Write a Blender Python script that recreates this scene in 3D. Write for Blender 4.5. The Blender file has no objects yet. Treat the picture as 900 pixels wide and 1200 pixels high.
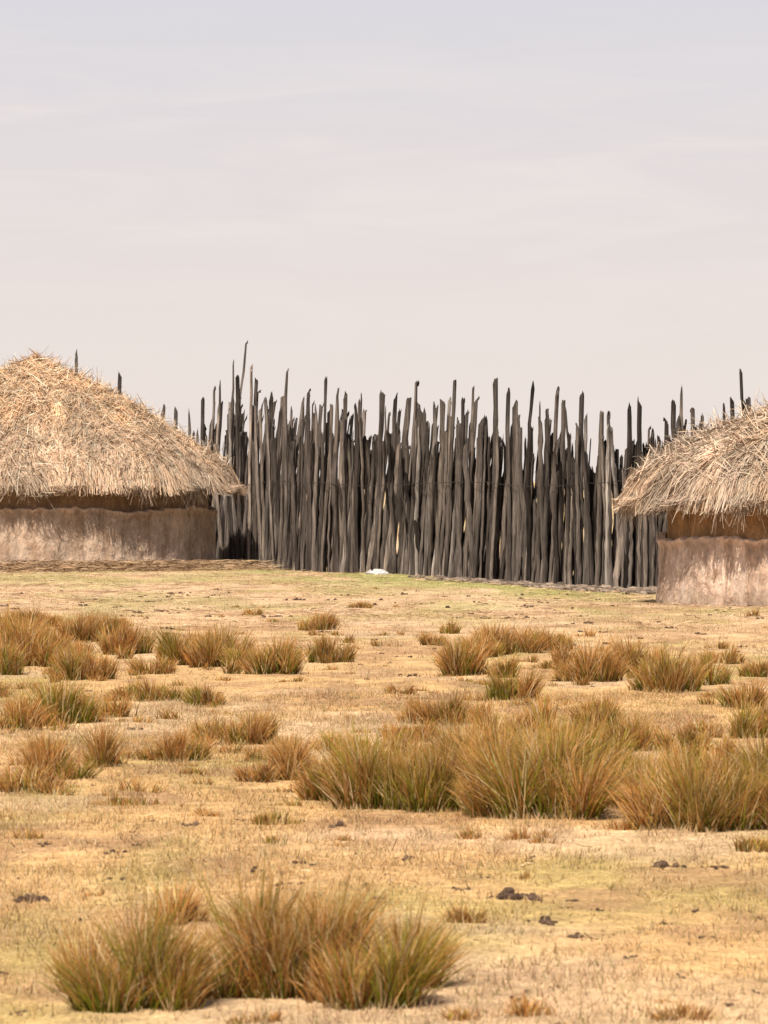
import bpy, math, random
import numpy as np
from mathutils import Vector
rng=np.random.default_rng(7); random.seed(7)
scene=bpy.context.scene
CAMH=1.6; F=5000.0; HY=563.0

# ---------------- noise helpers -----------------
def _h(ix,iy,s):
    n=(ix.astype(np.int64)*374761393+iy.astype(np.int64)*668265263+s*1274126177)&0xffffffff
    n=((n^(n>>13))*1274126177)&0xffffffff
    n=n^(n>>16)
    return (n&0xffff)/65535.0
def vn(x,y,s=0):
    x=np.asarray(x,float);y=np.asarray(y,float)
    ix=np.floor(x);iy=np.floor(y);fx=x-ix;fy=y-iy
    fx=fx*fx*(3-2*fx);fy=fy*fy*(3-2*fy)
    a=_h(ix,iy,s);b=_h(ix+1,iy,s);c=_h(ix,iy+1,s);d=_h(ix+1,iy+1,s)
    return (a*(1-fx)+b*fx)*(1-fy)+(c*(1-fx)+d*fx)*fy
def fbm(x,y,s=0,o=4):
    x=np.asarray(x,float);y=np.asarray(y,float)
    r=0;a=.5;t=0
    for i in range(o):
        r=r+a*vn(x,y,s+i*17);t+=a;a*=.5;x=x*2.03+5.1;y=y*2.03+1.7
    return r/t
def ss(a,b,v):
    t=np.clip((np.asarray(v,float)-a)/(b-a),0,1);return t*t*(3-2*t)

def ground_smooth(x,y):
    g=-0.13*ss(74,84,y)
    g=g-0.06*ss(54,59,y)*ss(0.5,3,x)*(1-ss(70,74,y))
    return g
def ground(x,y):
    g=ground_smooth(x,y)
    near=1-ss(90,110,y)
    return g+near*(0.05*(fbm(np.asarray(x)/1.6,np.asarray(y)/2.2,3,4)-.5)+.022*(fbm(np.asarray(x)/.3,np.asarray(y)/.3,8,3)-.5))
def spot(px,py):
    """ground point seen at photo coordinate (900x1200 frame)"""
    lo,hi=8.0,200.0
    for _ in range(50):
        m=(lo+hi)/2; X=(px-450)/F*m
        yy=HY+F*(CAMH-float(ground_smooth(X,m)))/m
        if yy>py: lo=m
        else: hi=m
    X=(px-450)/F*lo
    return X,lo

# ---------------- mesh helpers ------------------
def link(o,parent=None):
    scene.collection.objects.link(o)
    if parent: o.parent=parent
    return o
def build(name,V,Fq,mat,col=None,parent=None,smooth=True,n=4):
    V=np.asarray(V,np.float32).reshape(-1,3);Fq=np.asarray(Fq,np.int32).reshape(-1,n)
    me=bpy.data.meshes.new(name)
    me.vertices.add(len(V));me.vertices.foreach_set('co',V.ravel())
    me.loops.add(Fq.size);me.loops.foreach_set('vertex_index',Fq.ravel())
    me.polygons.add(len(Fq));me.polygons.foreach_set('loop_start',np.arange(len(Fq),dtype=np.int32)*n)
    me.update(calc_edges=True)
    me.polygons.foreach_set('use_smooth',np.full(len(Fq),smooth))
    if col is not None:
        a=me.color_attributes.new('Col','FLOAT_COLOR','POINT')
        c=np.ones((len(V),4),np.float32);c[:,:3]=np.asarray(col).reshape(-1,3)
        a.data.foreach_set('color',c.ravel())
    me.materials.append(mat);me.update()
    return link(bpy.data.objects.new(name,me),parent)
def ribbon_data(P,S,W,C0,C1,tip=.15,Cm=None):
    N,K,_=P.shape
    t=np.linspace(0,1,K)
    w=(1-(1-tip)*t**1.6)[None,:]*W[:,None]*.5
    A=P-S[:,None,:]*w[:,:,None];B=P+S[:,None,:]*w[:,:,None]
    V=np.stack([A,B],2).reshape(-1,3)
    if Cm is None: C=C0[:,None,:]*(1-t)[None,:,None]+C1[:,None,:]*t[None,:,None]
    else:
        a=np.clip(t/.4,0,1);b=np.clip((t-.4)/.6,0,1)
        C=(C0[:,None,:]*(1-a)[None,:,None]+Cm[:,None,:]*a[None,:,None])*(1-b)[None,:,None]+C1[:,None,:]*b[None,:,None]
    C=np.repeat(C[:,:,None,:],2,2).reshape(-1,3)
    base=(np.arange(N)*K*2)[:,None]+(np.arange(K-1)*2)[None,:]
    Fq=np.stack([base,base+1,base+3,base+2],-1).reshape(-1,4)
    return V,Fq,C
def join(parts):
    Vs,Fs,Cs=[],[],[];o=0
    for V,Fq,C in parts:
        Vs.append(V);Fs.append(Fq+o);Cs.append(C);o+=len(V)
    return np.concatenate(Vs),np.concatenate(Fs),np.concatenate(Cs)

# ---------------- materials ---------------------
def newmat(name):
    m=bpy.data.materials.new(name);m.use_nodes=True
    nt=m.node_tree;nt.nodes.clear();return m,nt.nodes,nt.links
def mapped_noise(N,L,scale,vec,detail=6,rough=.6):
    tc=N.new('ShaderNodeTexCoord');mp=N.new('ShaderNodeMapping');mp.inputs['Scale'].default_value=vec
    L.new(tc.outputs['Object'],mp.inputs[0])
    nz=N.new('ShaderNodeTexNoise');nz.inputs['Scale'].default_value=scale;nz.inputs['Detail'].default_value=detail
    nz.inputs['Roughness'].default_value=rough;L.new(mp.outputs[0],nz.inputs['Vector']);return nz
def ramp(N,L,src,stops):
    r=N.new('ShaderNodeValToRGB');L.new(src,r.inputs[0])
    e=r.color_ramp.elements
    while len(e)<len(stops): e.new(.5)
    for i,(p,c) in enumerate(stops):
        e[i].position=p;e[i].color=(*c,1) if len(c)==3 else c
    return r
def mul(N,L,a,b,fac=1,mode='MULTIPLY'):
    m=N.new('ShaderNodeMix');m.data_type='RGBA';m.blend_type=mode;m.inputs[0].default_value=fac
    L.new(a,m.inputs[6]);L.new(b,m.inputs[7]);return m.outputs[2]
def col_mat(name,noises,rough=.9,bump=0,bump_noise=0,transl=0,bdist=.02):
    m,N,L=newmat(name)
    at=N.new('ShaderNodeAttribute');at.attribute_name='Col';c=at.outputs['Color'];nzs=[]
    for sc,vec,lo,hi in noises:
        nz=mapped_noise(N,L,sc,vec,detail=4);nzs.append(nz)
        r=ramp(N,L,nz.outputs[0],[(.3,(lo,)*3),(.7,(hi,)*3)])
        c=mul(N,L,c,r.outputs[0])
    p=N.new('ShaderNodeBsdfDiffuse');p.inputs['Roughness'].default_value=.6
    L.new(c,p.inputs['Color'])
    if bump:
        b=N.new('ShaderNodeBump');b.inputs['Strength'].default_value=bump;b.inputs['Distance'].default_value=bdist
        L.new(nzs[bump_noise].outputs[0],b.inputs['Height']);L.new(b.outputs[0],p.inputs['Normal'])
    out=N.new('ShaderNodeOutputMaterial')
    if transl:
        tr=N.new('ShaderNodeBsdfTranslucent');L.new(c,tr.inputs[0])
        mx=N.new('ShaderNodeMixShader');mx.inputs[0].default_value=transl
        L.new(p.outputs[0],mx.inputs[1]);L.new(tr.outputs[0],mx.inputs[2]);L.new(mx.outputs[0],out.inputs[0])
    else: L.new(p.outputs[0],out.inputs[0])
    return m
M_grass=col_mat('dry_grass',[],transl=.30)
M_thatch=col_mat('thatch_straw',[(1.8,(1,1,1),.76,1.17)],transl=.08)
M_wood=col_mat('weathered_wood',[(14,(1,1,.07),.42,1.6),(60,(1,1,.04),.45,1.45),(2.2,(1,1,.6),.75,1.25)],bump=1.,bump_noise=1)
M_ground=col_mat('dry_ground',[(1.1,(1,1,1),.86,1.12),(7,(1,1,1),.74,1.2),(45,(1,1,1),.58,1.32)],bump=.9,bump_noise=2)
M_mudL=col_mat('mud_plaster',[(2.2,(1,1,.35),.84,1.14),(9,(1,1,.6),.76,1.18),(34,(1,1,.5),.76,1.18)],bump=1.,bump_noise=1,bdist=.08)
M_dung=col_mat('dung',[(30,(1,1,1),.6,1.3)],bump=.6)
M_wire,N,L=newmat('rusty_wire');p=N.new('ShaderNodeBsdfPrincipled');nz=mapped_noise(N,L,20,(1,1,1))
r=ramp(N,L,nz.outputs[0],[(.3,(.02,.017,.015)),(.7,(.06,.04,.03))]);L.new(r.outputs[0],p.inputs[0]);p.inputs['Roughness'].default_value=.7
o=N.new('ShaderNodeOutputMaterial');L.new(p.outputs[0],o.inputs[0])

# ---------------- layout ------------------------
fence_px=[(-260,662),(-60,663),(60,664),(180,665),(250,666),(300,668),(370,670),(440,672),(520,677),(600,682),(700,688),(775,691),(900,694),(1010,697),(1150,700)]
fence_pts=np.array([spot(*p) for p in fence_px])
fpx=np.array([p[0] for p in fence_px],float)
def fence_at(px):
    return np.interp(px,fpx,fence_pts[:,0]),np.interp(px,fpx,fence_pts[:,1])
HL=dict(cx=-6.53,cy=80.0,rr=3.80,rw=3.33)
HR=dict(cx=6.27,cy=57.0,rr=3.08,rw=2.57)

# ---------------- ground colour -----------------
def mixc(a,b,t): return a*(1-t[...,None])+b*t[...,None]
def patch(x,y):
    x=np.asarray(x,float);y=np.asarray(y,float)
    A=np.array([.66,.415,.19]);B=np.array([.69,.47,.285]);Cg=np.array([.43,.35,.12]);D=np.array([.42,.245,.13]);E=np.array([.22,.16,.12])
    c=np.broadcast_to(A,x.shape+(3,)).copy()
    c=mixc(c,B,ss(30,56,y)*.85)
    n1=fbm(x/.9,y/2.2,11,5);c=mixc(c,Cg,ss(.50,.70,n1)*.55)
    n2=fbm(x/.4+40,y/.9,23,5);c=mixc(c,D,ss(.48,.66,n2)*.65)
    n5=fbm(x/1.5+4,y/2.1,29,4);c=mixc(c,np.array([.72,.51,.31]),ss(.50,.70,n5)*.6)
    n4=fbm(x/.16,y/.35,77,4);c=c*(.70+.56*n4[...,None])
    fy=np.interp(x,fence_pts[:,0],fence_pts[:,1]);d=fy-y
    gs=ss(12,4,d)*ss(-.5,.3,d)*ss(-4,-2.6,x)*(1-ss(2.6,4.8,x))*ss(.33,.55,fbm(x/.7,y/3,5,4))
    c=mixc(c,np.array([.38,.37,.12]),gs*.8)
    g2=ss(.5,.66,fbm(x/1.1+9,y/3.4,55,4))*ss(46,54,y);c=mixc(c,np.array([.45,.41,.16]),g2*.45)
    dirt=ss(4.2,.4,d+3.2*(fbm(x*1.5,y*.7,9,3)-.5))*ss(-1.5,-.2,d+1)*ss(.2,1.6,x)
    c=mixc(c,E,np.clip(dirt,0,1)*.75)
    for H in (HL,HR):
        dd=np.hypot(x-H['cx'],y-H['cy'])-H['rw']
        c=mixc(c,np.array([.36,.24,.15]),ss(1.4,.1,dd)*.6)
    return c

xs=np.concatenate([-np.geomspace(3000,14,26),np.arange(-13.8,13.8,.14),np.geomspace(14,3000,26)])
ys=np.concatenate([-np.geomspace(400,2,8),np.arange(0,10,.5),np.arange(10,30,.07),np.arange(30,90,.14),np.geomspace(90.3,6000,30)])
XX,YY=np.meshgrid(xs,ys);ZZ=ground(XX,YY)
nx,ny=len(xs),len(ys)
ii=(np.arange(ny-1)[:,None]*nx+np.arange(nx-1)[None,:])
build('ground',np.stack([XX,YY,ZZ],-1),np.stack([ii,ii+1,ii+nx+1,ii+nx],-1),M_ground,patch(XX,YY))

# ---------------- short cropped grass -----------
def inhut(x,y):
    m=np.zeros(len(x),bool)
    for H in (HL,HR): m|=np.hypot(x-H['cx'],y-H['cy'])<H['rw']+.03
    return m
def short(n,y0,y1,m,lo=.3,base=.12,sc=1.):
    y=np.sqrt(rng.uniform(y0**2,y1**2,n)); hw=.098*y+m
    x=rng.uniform(-1,1,n)*hw
    den=.5*fbm(x/.35,y/.6,31,5)+.5*fbm(x/.09,y/.12,37,3)
    k=(rng.uniform(0,1,n)<ss(lo,lo+.3,den)*.95+base)&~inhut(x,y)
    fy=np.interp(x,fence_pts[:,0],fence_pts[:,1]);k&=(y<fy+2)
    x,y,den=x[k],y[k],den[k];n=len(x)
    Lh=rng.uniform(.006,.03,n)*(.35+1.4*ss(.3,.7,den))*(1-.35*ss(45,60,y))*sc
    az=rng.uniform(0,2*math.pi,n);ti=rng.uniform(.1,1.3,n)
    d=np.stack([np.cos(az)*np.sin(ti),np.sin(az)*np.sin(ti),np.cos(ti)],-1)
    P0=np.stack([x,y,ground(x,y)-.003],-1);P=np.stack([P0,P0+d*Lh[:,None]*1.4],1)
    sa=rng.uniform(0,math.pi,n);S=np.stack([np.cos(sa),np.sin(sa)*.4,np.zeros(n)],-1)
    pc=patch(x,y);v=rng.uniform(.65,1.35,(n,1));u=rng.uniform(0,1,n)
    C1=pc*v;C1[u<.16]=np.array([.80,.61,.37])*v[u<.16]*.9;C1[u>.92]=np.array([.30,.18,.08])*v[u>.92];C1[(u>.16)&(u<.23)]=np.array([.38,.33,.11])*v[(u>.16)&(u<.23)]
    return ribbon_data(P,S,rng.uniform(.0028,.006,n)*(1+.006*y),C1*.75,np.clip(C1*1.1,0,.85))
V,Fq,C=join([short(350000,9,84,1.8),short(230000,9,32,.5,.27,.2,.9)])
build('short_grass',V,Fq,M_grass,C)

# ---------------- tussocks ----------------------
def tussock(px,py,wpx,hpx,green=.5,dens=1.,rus=.5):
    X,Y=spot(px,py);s=F/Y
    w=wpx*.94/s;h=hpx/s*1.08
    n=int((200+3600*min(1,w*h*5))*dens)
    m=max(4,int(w/.05));ca=rng.uniform(0,2*math.pi,m);cr=np.sqrt(rng.uniform(0,1,m))*w*.42
    cx=np.cos(ca)*cr;cy=np.sin(ca)*cr*.8;ch=rng.uniform(.5,1.1,m)*(1-.38*(cr/(w*.42))**2)
    cg=rng.normal(0,.28,m);clean=rng.normal(0,.14,m);cb=rng.uniform(.78,1.2,m)
    ci=rng.integers(0,m,n)
    ra=rng.uniform(0,2*math.pi,n);rr=np.abs(rng.normal(0,.022+.02*w,n))
    lx=cx[ci]+np.cos(ra)*rr;ly=cy[ci]+np.sin(ra)*rr
    rad=np.hypot(lx,ly)/(w*.45+1e-6)
    Ln=h*ch[ci]*rng.uniform(.4,1.12,n)
    stray=rng.uniform(0,1,n)<.06;Ln[stray]*=1.25
    oa=np.where(rng.uniform(0,1,n)<.6,np.arctan2(ly,lx),rng.uniform(0,6.28,n))+rng.normal(0,.5,n)
    tl=np.abs(rng.normal(.1,.2,n))+.30*np.clip(rad,0,1.3)
    bend=rng.uniform(-.1,.6,n)
    bx=X+lx;by=Y+w*.3+ly
    P=[]
    for t in (0,.35,.7,1.0):
        a=tl+bend*t*t*.6
        hor=Ln*t*np.sin(a);ver=Ln*t*np.cos(a)
        P.append(np.stack([bx+np.cos(oa)*hor+clean[ci]*Ln*t*.6,by+np.sin(oa)*hor,ground(bx,by)-.01+ver],-1))
    P=np.stack(P,1)
    sa=rng.uniform(-.9,.9,n);S=np.stack([np.cos(sa),np.sin(sa),np.zeros(n)],-1)
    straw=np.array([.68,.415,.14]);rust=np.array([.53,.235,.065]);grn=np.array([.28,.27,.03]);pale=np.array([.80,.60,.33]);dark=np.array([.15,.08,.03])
    u=rng.uniform(0,1,n);g=np.clip(green-.04+cg[ci]+.3*(fbm(bx*3,by*3,41,2)-.5),0.03,.9)
    kind=np.where((u<g)[:,None],grn,np.where((u<g+(1-g)*rus)[:,None],rust,straw))
    q=rng.uniform(0,1,n)
    kind=np.where((q<.07)[:,None],pale,kind);kind=np.where((q>.90)[:,None],dark,kind)
    v=rng.uniform(.65,1.3,(n,1))*cb[ci][:,None]
    mid=kind*v*.9
    tipm=rng.uniform(0,1,(n,1))<.75
    tipc=np.where(tipm,mid*.35+straw*.35*v+rust*.38,mid)
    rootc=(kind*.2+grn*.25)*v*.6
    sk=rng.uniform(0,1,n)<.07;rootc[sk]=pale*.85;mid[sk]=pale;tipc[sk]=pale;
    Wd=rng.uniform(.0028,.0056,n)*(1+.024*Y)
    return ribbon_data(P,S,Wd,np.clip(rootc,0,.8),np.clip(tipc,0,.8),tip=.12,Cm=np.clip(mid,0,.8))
big=[[(148,1188,150,135,.55,1.,.6),(205,1184,75,100,.45,1.,.6),(100,1165,65,80,.4,.8,.5)],
 [(300,1165,105,135,.35,1.,.7),(350,1175,130,150,.35,1.1,.8),(270,1172,60,100,.3,.8,.7)],
 [(430,1183,130,135,.5,1.,.6),(476,1165,75,110,.3,.9,.7),(400,1170,95,140,.35,1.,.7)],
 [(200,1085,75,55,.1,.7,.6)],
 [(395,935,120,85,.4,1.,.5),(440,948,110,95,.6,1.,.4),(355,915,70,60,.3,.8,.5)],
 [(500,950,100,115,.5,1.,.4),(545,945,90,110,.4,1.,.4)],
 [(590,958,100,105,.45,1.,.3),(650,962,140,125,.55,1.2,.4),(690,935,100,100,.6,1.,.5)],
 [(760,950,100,75,.45,1.,.5),(820,978,140,95,.5,1.1,.4),(880,955,110,110,.45,1.,.5),(930,975,110,110,.5,1.,.4)]]
for i,grp in enumerate(big):
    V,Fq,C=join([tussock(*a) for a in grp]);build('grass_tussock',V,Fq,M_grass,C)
small=[(545,1085,42,32,.2),(880,1000,55,32,.4),(520,850,120,45,.2),(590,868,90,45,.2),(745,880,90,50,.3),(700,865,80,45,.3),(870,866,75,50,.7),(830,890,70,35,.3),
(70,852,130,58,.45),(18,856,60,48,.2),(120,845,60,38,.4),(180,822,105,34,.4),(240,828,60,34,.4),(200,892,80,48,.35),(285,872,80,50,.2),(118,902,50,50,.2),(60,915,90,60,.4),(25,928,100,36,.1),(318,968,65,22,.6),(228,908,45,18,.4),(303,916,50,36,.3),(255,870,50,45,.2),(70,930,60,25,.2),
(30,782,105,58,.35),(5,765,70,52,.2),(100,797,90,44,.3),(148,768,70,42,.15),(90,752,90,40,.15),(210,778,80,50,.3),(250,782,80,52,.4),(320,792,75,44,.35),(385,778,66,36,.5),(370,738,48,24,.2),(175,792,60,26,.3),(40,735,70,28,.2),(285,785,50,35,.3),(0,790,70,45,.3),(130,745,40,28,.1),(60,770,70,40,.15),
(540,793,62,46,.2),(600,823,66,46,.6),(590,768,100,38,.25),(645,764,66,32,.3),(560,772,55,30,.3),(700,800,90,50,.25),(745,790,70,46,.25),(785,812,85,52,.45),(830,805,80,42,.3),(505,757,30,18,.1),(660,785,50,28,.2),(590,795,50,28,.3),(875,830,70,34,.4),(850,780,60,25,.2),(890,795,60,30,.3),(610,985,80,20,.0),(560,983,60,16,.0),(640,990,40,12,.0),(730,975,40,20,.2),(420,712,30,10,.2),(480,870,70,38,.2),(640,860,70,42,.2),(800,880,70,38,.3),(465,905,90,62,.3),(560,900,90,52,.2),(640,905,90,54,.2),(800,925,90,54,.3),(860,915,80,52,.3),(400,880,70,35,.2),(720,900,60,45,.3),
(300,720,30,12,.3),(470,815,40,16,.2),(130,945,70,16,.2),(240,958,40,14,.2),(700,835,70,24,.2),(620,1195,60,30,.05),(800,1198,70,30,.05),(540,1200,40,25,.1),(300,1200,60,25,.1),(400,985,30,10,.1)]
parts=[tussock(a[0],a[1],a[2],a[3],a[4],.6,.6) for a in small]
for a in small:
    if a[1]<970:
        for _ in range(2):
            parts.append(tussock(a[0]+random.gauss(0,a[2]*.6),a[1]+random.gauss(-4,8),a[2]*random.uniform(.22,.45),a[3]*random.uniform(.3,.55),random.uniform(0,.4),.22,.6))
for _ in range(210):
    py=random.choice([random.uniform(705,830),random.uniform(740,1000),random.uniform(800,1000),random.uniform(740,1180)])
    px=random.uniform(-250,1150)
    big_=(px<-20 or px>920)
    sc=(py-563)/200
    w=random.uniform(10,34)*min(sc,1.6)*(2.2 if big_ else 1);h=w*random.uniform(.18,.5)
    parts.append(tussock(px,py,w,h,random.uniform(.0,.4),.2 if not big_ else .4,.5))
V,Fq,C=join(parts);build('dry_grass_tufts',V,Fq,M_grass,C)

# ---------------- stake fence -------------------
fence=link(bpy.data.objects.new('stake_fence',None))
SV,SF,SC=[],[],[];off=[0]
def stake(bx,by,bz,tx,ty,tz,r0,r1,col,flat=1.0,ang=0,pt=.5):
    R,K=9,16
    t=np.linspace(0,1,K)
    ph1,ph2=rng.uniform(0,6.28,2);A=rng.uniform(.0,.05);B=rng.uniform(.0,.02)
    cx=bx+(tx-bx)*t+A*np.sin(t*rng.uniform(3,7)+ph1)*t+rng.normal(0,.006,K);cy=by+(ty-by)*t+B*np.sin(t*6+ph2)
    cz=bz+(tz-bz)*t
    rad=(r0+(r1-r0)*t)*(1+rng.normal(0,.09,K))
    if random.random()<.35:   # split / tapering top
        rad[-1]*=rng.uniform(.15,.5);rad[-2]*=rng.uniform(.6,.9);rad[-3]*=rng.uniform(.8,1)
        cz[-2]=cz[-1]-rng.uniform(.03,.15)
    else:                     # blunt, broken
        rad[-1]*=rng.uniform(.6,.98);cz[-2]=cz[-1]-rng.uniform(.015,.05)
    a=np.linspace(0,2*math.pi,R,endpoint=False)+ang
    sh=1+rng.normal(0,.2,R)
    xx=np.cos(a)*sh;yy=np.sin(a)*sh*flat
    ca,sa=math.cos(ang),math.sin(ang);xr=xx*ca-yy*sa;yr=xx*sa+yy*ca
    V=np.stack([cx[:,None]+rad[:,None]*xr,cy[:,None]+rad[:,None]*yr,np.repeat(cz[:,None],R,1)],-1)
    sl=rng.uniform(-1.6,1.6)*r1; V[-1,:,2]+=sl*np.cos(a);V[-2,:,2]+=sl*np.cos(a)
    V[-1,:,2]+=rng.normal(0,.025,R)
    V=V.reshape(-1,3);V=np.concatenate([V,[V[-R:].mean(0)-[0,0,rng.uniform(0,.02)]]])
    f=[]
    for k in range(K-1):
        for j in range(R):
            f.append((k*R+j,k*R+(j+1)%R,(k+1)*R+(j+1)%R,(k+1)*R+j))
    top=(K-1)*R
    for j in range(0,R-1,2): f.append((top+j,top+j+1,top+(j+2)%R,K*R))
    SV.append(V);SF.append(np.array(f)+off[0]);SC.append(np.broadcast_to(col,(len(V),3))*np.concatenate([np.repeat(np.linspace(.95,1.0,K)*(1-.3*(t>.93)),R),[.6]])[:,None]);off[0]+=len(V)
def z_at(py,Y): return CAMH-(py-HY)*Y/F
topx=[-260,200,250,300,340,400,450,500,560,620,680,730,780,850,1150]
topy=[515,512,470,470,478,488,495,500,500,500,512,515,512,505,500]
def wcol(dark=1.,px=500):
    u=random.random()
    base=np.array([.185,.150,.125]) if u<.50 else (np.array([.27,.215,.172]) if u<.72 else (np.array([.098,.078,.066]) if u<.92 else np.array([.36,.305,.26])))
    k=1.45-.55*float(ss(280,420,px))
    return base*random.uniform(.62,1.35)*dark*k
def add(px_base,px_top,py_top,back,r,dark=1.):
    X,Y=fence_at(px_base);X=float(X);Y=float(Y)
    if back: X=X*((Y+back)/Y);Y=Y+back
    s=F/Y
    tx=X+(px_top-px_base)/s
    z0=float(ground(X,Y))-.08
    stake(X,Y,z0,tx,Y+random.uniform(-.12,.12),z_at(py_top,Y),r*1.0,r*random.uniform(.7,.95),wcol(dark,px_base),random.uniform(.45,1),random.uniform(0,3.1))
for row,(back,dark,step) in enumerate([(0,1.,6.8),(.14,.85,6.2),(.30,.5,5.4),(.44,.4,5.0),(.56,.38,5.0)]):  # rear rows get darker wood, so shade between stakes is painted in
    px=-250.
    while px<1140:
        s=F/float(fence_at(px)[1])
        r=random.choice([random.uniform(.022,.036),random.uniform(.032,.05),random.uniform(.036,.060)])
        lean=random.gauss(11,9) if px<640 else random.gauss(2,7)
        if 240<px<330: lean+=random.uniform(0,8)
        if random.random()<.07: lean+=random.choice([-16,20])
        ty=np.interp(px,topx,topy)+random.gauss(3 if row<2 else 24,17)+(random.uniform(10,60) if random.random()<.17 else 0)
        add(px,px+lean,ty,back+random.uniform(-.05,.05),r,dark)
        px+=step*random.uniform(.55,1.45)*(1.0 if s<70 else s/68)
tall=[(88,92,413),(130,141,438),(187,190,478),(204,205,479),(232,238,467),(252,291,400),(262,275,422),(250,258,448),(240,250,455),(270,281,440),(330,338,435),(305,318,460),(326,357,466),(290,300,445),(374,383,443),(390,398,455),(400,408,463),(410,425,462),(440,450,460),(448,467,463),(478,492,449),(485,496,484),(522,532,447),(536,546,468),(546,557,454),(575,583,445),(597,596,458),(603,604,472),(620,622,448),(632,632,475),(655,662,470),(681,682,462),(700,705,483),(716,715,485),(736,739,475),(748,750,470),(776,779,492),(786,789,470),(800,801,454),(816,812,480),(824,824,488),(850,850,475),(862,861,468),(874,872,433),(884,880,468),(512,520,470),(355,362,465),(640,643,480),(668,664,476)]
for b,t,ty in tall:
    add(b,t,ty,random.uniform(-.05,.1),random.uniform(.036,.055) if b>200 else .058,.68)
V=np.concatenate(SV);Fq=np.concatenate(SF)
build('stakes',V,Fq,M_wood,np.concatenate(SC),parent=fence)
cu=bpy.data.curves.new('wire','CURVE');cu.dimensions='3D';cu.bevel_depth=.005
pts=[]
for px in np.arange(255,1120,9):
    X,Y=fence_at(px);pts.append((X,Y-.075+random.uniform(-.01,.035),z_at(567+2.5*math.sin(px/31)+random.uniform(-1.2,1.2),Y)))
sp=cu.splines.new('POLY');sp.points.add(len(pts)-1)
for i,q in enumerate(pts): sp.points[i].co=(*q,1)
cu.materials.append(M_wire);link(bpy.data.objects.new('wire',cu),fence)

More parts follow.
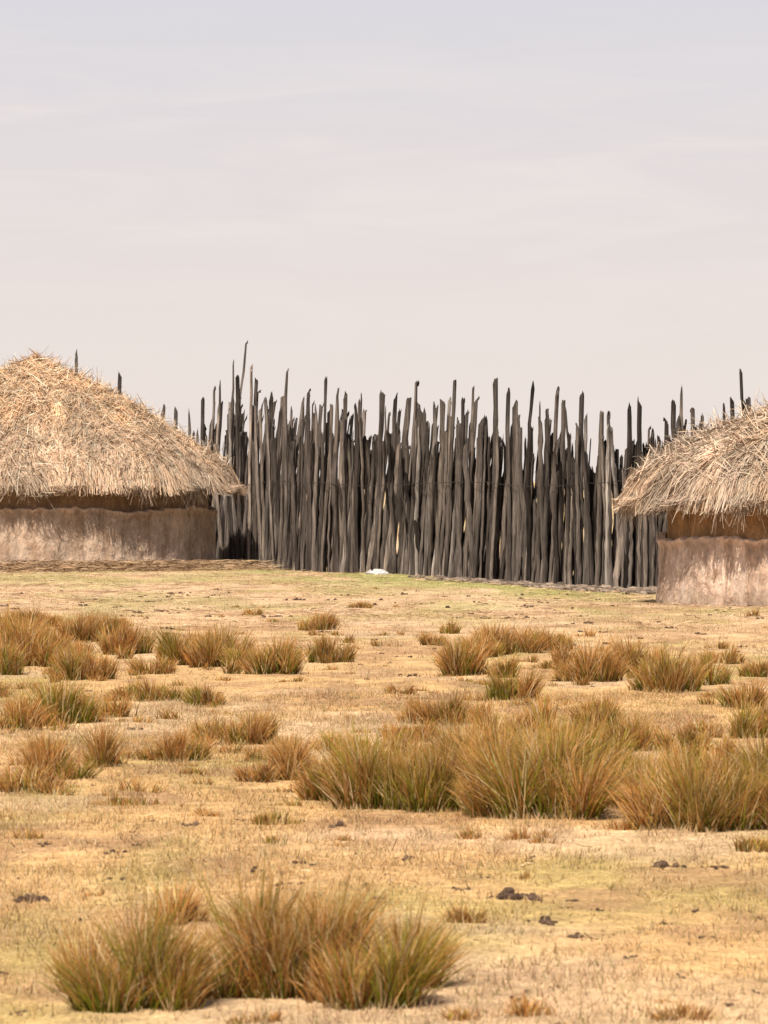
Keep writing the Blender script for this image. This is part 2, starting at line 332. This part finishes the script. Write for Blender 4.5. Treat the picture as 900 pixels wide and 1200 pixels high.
# ---------------- huts --------------------------
def hut(H,zap,zed,prof,wall_split,upc,loc,seed,golden,nstr):
    root=link(bpy.data.objects.new('thatched_mud_hut',None))
    cx,cy,R,rw=H['cx'],H['cy'],H['rr'],H['rw']
    pt=np.array([p[0] for p in prof]);pd=np.array([p[1] for p in prof])
    def zr(r,th):
        t=r/R
        z=zap-(zap-zed)*np.interp(t,pt,pd)
        z=z-np.clip(r-R,0,9)*2.6
        return z+(.20*(fbm(th*3+9,r*1.3,seed,4)-.5)+.13*(fbm(th*9+9,r*2.6,seed+1,3)-.5))*ss(0,.3,t)
    A=220;th=np.linspace(0,2*math.pi,A,endpoint=False)
    rr=np.concatenate([np.linspace(.02,R*.97,34)]);rings=[]
    edge=R*(1+.02*np.sin(th*5+seed)+.05*(fbm(np.cos(th)*6,np.sin(th)*6,seed,3)-.5))
    for r in rr:
        q=r*edge/R;rings.append(np.stack([cx+q*np.cos(th),cy+q*np.sin(th),zr(np.full(A,r),th)-.075],-1))
    dz=.07*(fbm(np.cos(th)*12+30,np.sin(th)*12,seed+4,3)-.5)*2
    rings.append(np.stack([cx+edge*.98*np.cos(th),cy+edge*.98*np.sin(th),zr(np.full(A,R*.98),th)-.09+dz],-1))
    rings.append(np.stack([cx+edge*.965*np.cos(th),cy+edge*.965*np.sin(th),np.full(A,zed+.0)+dz],-1))
    rings.append(np.stack([cx+(rw-.15)*np.cos(th),cy+(rw-.15)*np.sin(th),np.full(A,zed+.12)],-1))
    rings.append(np.stack([cx+.05*np.cos(th),cy+.05*np.sin(th),np.full(A,zed+(zap-zed)*.7)],-1))
    V=np.stack(rings);K=len(V);i=(np.arange(K-1)[:,None]*A);j=np.arange(A)[None,:];j2=(j+1)%A
    Fq=np.stack([i+j,i+j2,i+A+j2,i+A+j],-1)
    build('roof_thatch_core',V,Fq,M_thatch,np.broadcast_to(np.array([.38,.26,.16]),(K*A,3)),parent=root)  # core coloured darker than the straw, painting shadow into the gaps
    n=nstr
    t0=np.sqrt(rng.uniform(0,1,n))*.99;th=rng.uniform(0,2*math.pi,n)
    Ls=rng.uniform(.12,.55,n)
    dev=rng.normal(0,.28,n)+2.4*(fbm(th*R*1.1,t0*R*1.1,seed+30,3)-.5)
    wild=rng.uniform(0,1,n)<(.12+.28*golden*(1-t0));dev[wild]=rng.uniform(-2.2,2.2,wild.sum());Ls[wild]*=.75
    lift=rng.uniform(-.02,.05,n)+wild*rng.uniform(0,.05,n);P=[]
    tilt=rng.normal(0,.085,n)*wild
    for k in (0,.33,.66,1.):
        rad=t0*R+Ls*k*np.cos(dev);lat=Ls*k*np.sin(dev)
        x=rad*np.cos(th)-lat*np.sin(th);y=rad*np.sin(th)+lat*np.cos(th)
        r2=np.hypot(x,y);r2c=np.minimum(r2,R*(1.02+.03*np.sin(th*17+lift*60)));f=r2c/np.maximum(r2,.001)
        z=zr(r2,np.arctan2(y,x)%(2*math.pi))
        z=np.maximum(z,zed-.10-lift*4)
        P.append(np.stack([cx+x*f,cy+y*f,z+lift+np.abs(tilt)*k*1.4],-1))
    P=np.stack(P,1)
    dirv=P[:,-1]-P[:,0];nrm=np.stack([np.cos(th)*.5,np.sin(th)*.5,np.ones(n)],-1)+rng.normal(0,.5,(n,3))
    S=np.cross(dirv,nrm);S/=np.linalg.norm(S,axis=1)[:,None]+1e-6
    gold=np.array([.85,.57,.34]);grey=np.array([.59,.46,.35]);dk=np.array([.22,.135,.08]);wh=np.array([.89,.75,.56])
    zone=fbm(th*4,t0*4,seed+8,3)
    m=np.clip(golden*(1.4-t0*1.0)+.9*(zone-.5),0,1)
    C=mixc(np.broadcast_to(grey,(n,3)),np.broadcast_to(gold,(n,3)),m)
    u=rng.uniform(0,1,n);C=np.where((u<.15)[:,None],dk,C);C=np.where(((u>.80))[:,None],wh*(.75+.25*m[:,None]),C)
    cl=fbm(th*R*2.2,t0*R*1.6,seed+33,3)
    C=C*rng.uniform(.7,1.25,(n,1))*(.66+.72*cl)[:,None]
    a=ribbon_data(P,S,rng.uniform(.006,.015,n)+.008*(rng.uniform(0,1,n)<.08),C*.92,np.clip(C,0,.9),tip=.5)
    n=nstr//4
    th=rng.uniform(0,2*math.pi,n);clump=fbm(th*14,th*0,seed+2,3);cl2=fbm(th*5,th*0,seed+22,2)
    r0=R*rng.uniform(.93,1.0,n);Ls=rng.uniform(.04,.17,n)*(.25+2.1*ss(.38,.72,clump))*(.4+1.2*cl2)+(rng.uniform(0,1,n)<.05)*rng.uniform(0,.22,n)
    out=rng.uniform(-.05,.12,n);sw=rng.normal(0,.15,n)
    z0=zr(r0,th)-rng.uniform(0,.1,n);P=[]
    for k in (0,.5,1.):
        q=r0+out*k;tt=th+sw*k*Ls/R*4
        P.append(np.stack([cx+q*np.cos(tt),cy+q*np.sin(tt),z0-Ls*k-.04*k*k],-1))
    P=np.stack(P,1);S=np.stack([-np.sin(th),np.cos(th),np.zeros(n)],-1)+rng.normal(0,.3,(n,3))
    C=np.where(rng.uniform(0,1,(n,1))<.7,np.array([.60,.47,.35]),np.array([.28,.19,.12]))*rng.uniform(.6,1.3,(n,1))
    b=ribbon_data(P,S,rng.uniform(.007,.016,n),C,C*.85,tip=.4)
    n=420;th=rng.uniform(0,6.28,n);o=rng.uniform(0,.26,n);P=[];hh=rng.uniform(.02,.24,n)
    for k in (0,.5,1.):
        P.append(np.stack([cx+np.cos(th)*(.04+o*k),cy+np.sin(th)*(.04+o*k),zap-.08+k*hh-o*k*.6],-1))
    P=np.stack(P,1);S=np.stack([-np.sin(th),np.cos(th),np.zeros(n)],-1);C=np.broadcast_to(gold,(n,3))*rng.uniform(.5,1.2,(n,1))
    c=ribbon_data(P,S,rng.uniform(.008,.016,n),C,C,tip=.3)
    V,Fq,C=join([a,b,c]);build('roof_straw',V,Fq,M_thatch,C,parent=root)
    A=480;th=np.linspace(0,2*math.pi,A,endpoint=False)
    g0=float(ground_smooth(cx,cy))-.12
    split=wall_split+.025*np.sin(th*7+seed)+.13*(fbm(np.cos(th)*7,np.sin(th)*7,seed+3,4)-.5)+.10*(fbm(np.cos(th)*30,np.sin(th)*30,seed+3,3)-.5)
    def ring(rad,z): return np.stack([cx+rad*np.cos(th),cy+rad*np.sin(th),z*np.ones(A)],-1)
    rings=[];cols=[];K=40
    streak=fbm(th*34,th*0,seed+5,3)
    for k in range(K):
        f=k/(K-1);z=g0+(split-g0)*f
        bulge=.05*(1-f)**2+.09*(fbm(th*5,z*1.6,seed,4)-.5)+.07*(streak-.5)*(1-.3*f)+.05*(fbm(th*26,z*6,seed+40,3)-.5)+.045*ss(.88,1,f)
        rings.append(ring(rw+bulge,z))
        n_=fbm(th*9,z*1.2,seed+6,4);st=ss(.50,.70,fbm(th*40+3,z*.7,seed+7,3));bl=ss(.52,.66,fbm(th*14,z*3,seed+44,4))
        c=np.array(loc)*(.76+.46*n_)[:,None];c=mixc(c,np.array(loc)*np.array([.68,.60,.52]),st*.65);c=mixc(c,np.array(loc)*np.array([.66,.57,.50]),bl*.5)
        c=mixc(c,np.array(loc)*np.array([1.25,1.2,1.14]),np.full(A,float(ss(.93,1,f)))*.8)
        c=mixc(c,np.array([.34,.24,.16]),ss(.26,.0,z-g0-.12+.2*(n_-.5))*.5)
        cols.append(c)
    rings.append(ring(rw-.07,split+.012));cols.append(np.broadcast_to(np.array(loc)*.95,(A,3)))
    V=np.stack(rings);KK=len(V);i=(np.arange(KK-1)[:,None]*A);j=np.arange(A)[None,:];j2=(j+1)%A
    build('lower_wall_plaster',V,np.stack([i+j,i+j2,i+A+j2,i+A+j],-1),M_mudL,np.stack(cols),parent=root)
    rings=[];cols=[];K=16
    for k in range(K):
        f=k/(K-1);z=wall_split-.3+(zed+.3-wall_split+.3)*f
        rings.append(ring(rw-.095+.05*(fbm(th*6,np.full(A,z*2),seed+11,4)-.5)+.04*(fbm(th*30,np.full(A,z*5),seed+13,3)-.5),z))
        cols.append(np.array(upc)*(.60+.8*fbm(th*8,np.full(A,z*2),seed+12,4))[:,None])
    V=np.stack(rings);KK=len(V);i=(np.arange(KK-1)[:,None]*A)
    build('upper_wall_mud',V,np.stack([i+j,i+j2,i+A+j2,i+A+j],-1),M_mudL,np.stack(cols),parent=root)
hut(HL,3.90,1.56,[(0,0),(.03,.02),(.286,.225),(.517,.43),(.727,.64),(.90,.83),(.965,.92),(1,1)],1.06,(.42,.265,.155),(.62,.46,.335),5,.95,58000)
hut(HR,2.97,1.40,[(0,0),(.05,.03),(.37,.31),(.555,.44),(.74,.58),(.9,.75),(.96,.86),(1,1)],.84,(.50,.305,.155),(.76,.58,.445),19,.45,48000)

# ---------------- litter, dung, stone -----------
def litter(n,xf,yf,lo,hi,cols,wd,hmax):
    x,y=xf,yf;az=rng.uniform(0,6.28,n);Ls=rng.uniform(lo,hi,n)
    z=ground(x,y)+rng.uniform(0.004,1,n)**2*hmax;P=[]
    for k in (0,.5,1.):
        P.append(np.stack([x+np.cos(az)*Ls*k,y+np.sin(az)*Ls*k,z+rng.uniform(-.01,.03,n)*k],-1))
    P=np.stack(P,1);S=np.stack([-np.sin(az)*.6,np.cos(az)*.6,rng.uniform(.2,.8,n)],-1)
    C=np.array(cols)[rng.integers(0,len(cols),n)]*rng.uniform(.7,1.2,(n,1))
    return ribbon_data(P,S,rng.uniform(.6,1.4,n)*wd,C,C,tip=.6)
n=9000;a=rng.normal(-1.0,.55,n);rd=HL['rw']+np.abs(rng.normal(.1,.75,n))
x=HL['cx']+np.cos(a)*rd;y=HL['cy']+np.sin(a)*rd
V,Fq,C=litter(n,x,y,.06,.35,[(.42,.27,.155),(.30,.19,.11),(.60,.42,.25)],.012,.18)
build('straw_pile',V,Fq,M_thatch,C)
n=11000;y=rng.uniform(46,76,n);x=rng.uniform(-1,1,n)*(.1*y+1);k=~inhut(x,y)&(y<np.interp(x,fence_pts[:,0],fence_pts[:,1])-.2)&(fbm(x/.8,y/2,91,3)>.45);x,y=x[k],y[k]
l1=litter(len(x),x,y,.04,.22,[(.82,.60,.38),(.7,.46,.26),(.36,.24,.15)],.008,.02)
n=7000;y=np.sqrt(rng.uniform(10**2,45**2,n));x=rng.uniform(-1,1,n)*(.1*y+.5);k=fbm(x/.5,y/.8,95,3)>.45;x,y=x[k],y[k]
l2=litter(len(x),x,y,.02,.09,[(.80,.6,.36),(.55,.33,.15),(.25,.15,.08)],.004,.012)
V,Fq,C=join([l1,l2]);build('straw_litter',V,Fq,M_thatch,C)

import bmesh
def lumps(name,items,mat,parentless=True):
    Vs,Fs,Cs=[],[],[];o=0
    for (X,Y,sx,sy,sz,c) in items:
        bm=bmesh.new();bmesh.ops.create_icosphere(bm,subdivisions=2,radius=1)
        sd=random.uniform(0,100)
        v=np.array([q.co[:] for q in bm.verts]);f=np.array([[q.index for q in fc.verts] for fc in bm.faces]);bm.free()
        d=.5+1.0*fbm(v[:,0]*2.3+sd,v[:,1]*2.3+v[:,2]*2.9,3,3);v=v*d[:,None]*[sx,sy,sz]
        v+=[X,Y,float(ground(X,Y))+sz*.3]
        Vs.append(v);Fs.append(f+o);o+=len(v);Cs.append(np.broadcast_to(np.array(c),(len(v),3)))
    return build(name,np.concatenate(Vs),np.concatenate(Fs),mat,np.concatenate(Cs),n=3,smooth=False)
it=[]
def cluster(px,py,wpx,m,c=(.105,.066,.045)):
    X,Y=spot(px,py);w=wpx/(F/Y);m=int(m*1.8)+1
    for _ in range(m):
        s=w*random.uniform(.06,.18)
        it.append((X+random.gauss(0,.28)*w,Y+random.gauss(0,.5)*w,s,s*random.uniform(.8,1.3),s*random.uniform(.55,.95),tuple(np.array(c)*random.uniform(.6,1.7))))
for a in [(605,1052,44,16),(637,1084,30,7),(675,1101,22,6),(33,1055,38,9),(665,1064,10,3),(700,1068,16,4),(130,998,22,4),(400,968,26,6),(735,1122,18,4),(888,1077,12,3),(775,1018,36,5),(50,990,18,3),(225,968,24,4),(475,1005,20,4),(845,1020,30,4),(160,990,14,3),(888,1160,14,3),(500,1130,14,3),(780,1085,12,3),(560,1105,9,2),(420,1000,12,3)]: cluster(*a)
for _ in range(380):
    py=random.choice([random.uniform(690,730),random.uniform(695,780),random.uniform(695,860),random.uniform(860,1190)]);px=random.uniform(-30,930)
    cluster(px,py,random.uniform(5,15)*min(1.6,max(1,(py-563)/280)),random.randint(1,4))
lumps('dung_pats',it,M_dung)
it2=[]
for _ in range(700):
    px=random.triangular(470,1000,640);X,Y=fence_at(px);Y-=random.uniform(.15,1)**1.3*3.0;s=random.uniform(.010,.045)*(1.5 if random.random()<.1 else 1)
    it2.append((float(X)+random.uniform(-.1,.1),float(Y),s*1.5,s*1.5,s*.8,tuple(np.array([.28,.21,.155])*random.uniform(.45,1.5))))
lumps('earth_clods',it2,M_dung)
X,Y=spot(443,673)
lumps('white_stone',[(X,Y-.5,.14,.10,.075,(.70,.67,.64)),(X-.13,Y-.45,.08,.06,.05,(.5,.47,.45)),(X+.12,Y-.48,.06,.05,.04,(.64,.61,.58))],M_dung)

# ---------------- light -------------------------
el=math.radians(50);az=math.radians(18)
sd=Vector((-math.sin(az)*math.cos(el),-math.cos(az)*math.cos(el),math.sin(el)))
sl=bpy.data.lights.new('sun','SUN');sl.energy=4.8;sl.angle=math.radians(.5);sl.color=(1,.93,.83)
so=link(bpy.data.objects.new('sun',sl));so.rotation_euler=sd.to_track_quat('Z','Y').to_euler();so.location=(0,0,30)
w=bpy.data.worlds.new('World');scene.world=w;w.use_nodes=True
N=w.node_tree.nodes;L=w.node_tree.links;N.clear()
sky=N.new('ShaderNodeTexSky');sky.sky_type='NISHITA';sky.sun_disc=False;sky.sun_elevation=el;sky.sun_rotation=math.atan2(sd.x,sd.y);sky.dust_density=3
tc=N.new('ShaderNodeTexCoord');sx=N.new('ShaderNodeSeparateXYZ');L.new(tc.outputs['Generated'],sx.inputs[0])
S_=10.0
mr=N.new('ShaderNodeMapRange');L.new(sx.outputs[2],mr.inputs[0]);mr.inputs[1].default_value=-.01;mr.inputs[2].default_value=.14
hz=ramp(N,L,mr.outputs[0],[(0,(.85,.75,.69)),(.3,(.83,.75,.71)),(.6,(.765,.715,.725)),(1,(.665,.685,.76))])
mp=N.new('ShaderNodeMapping');mp.inputs['Scale'].default_value=(14,3,90);mp.inputs['Rotation'].default_value=(0,math.radians(-6),0);L.new(tc.outputs['Generated'],mp.inputs[0])
nz=N.new('ShaderNodeTexNoise');nz.inputs['Scale'].default_value=1.0;nz.inputs['Detail'].default_value=8;nz.inputs['Roughness'].default_value=.6;nz.inputs['Distortion'].default_value=.9;L.new(mp.outputs[0],nz.inputs['Vector'])
cr=ramp(N,L,nz.outputs[0],[(.42,(0,0,0)),(.72,(1,1,1))])
band=ramp(N,L,mr.outputs[0],[(.2,(.2,)*3),(.45,(.55,)*3),(.64,(.55,)*3),(.8,(.06,)*3)])
fm=mul(N,L,cr.outputs[0],band.outputs[0])
cl=N.new('ShaderNodeMix');cl.data_type='RGBA';L.new(fm,cl.inputs[0]);L.new(hz.outputs[0],cl.inputs[6]);cl.inputs[7].default_value=(.87,.80,.765,1)
sc_=N.new('ShaderNodeVectorMath');sc_.operation='SCALE';sc_.inputs[3].default_value=S_;L.new(cl.outputs[2],sc_.inputs[0])
m2=N.new('ShaderNodeMapRange');L.new(sx.outputs[2],m2.inputs[0]);m2.inputs[1].default_value=.12;m2.inputs[2].default_value=.45
mx=N.new('ShaderNodeMix');mx.data_type='RGBA';L.new(m2.outputs[0],mx.inputs[0]);L.new(sc_.outputs[0],mx.inputs[6]);L.new(sky.outputs[0],mx.inputs[7])
bg=N.new('ShaderNodeBackground');bg.inputs[1].default_value=.1;L.new(mx.outputs[2],bg.inputs[0])
ow=N.new('ShaderNodeOutputWorld');L.new(bg.outputs[0],ow.inputs[0])
scene.view_settings.view_transform='Standard';scene.view_settings.look='None';scene.view_settings.exposure=0

# ---------------- camera ------------------------
cd=bpy.data.cameras.new('camera');cd.sensor_fit='VERTICAL';cd.sensor_height=36;cd.sensor_width=27;cd.lens=F/1200*36
cd.clip_end=10000;cd.clip_start=.1
cd.dof.use_dof=True;cd.dof.focus_distance=50;cd.dof.aperture_fstop=14
co=link(bpy.data.objects.new('camera',cd));co.location=(0,0,CAMH);co.rotation_euler=(math.radians(90)-math.atan((600-HY)/F),0,0)
scene.camera=co
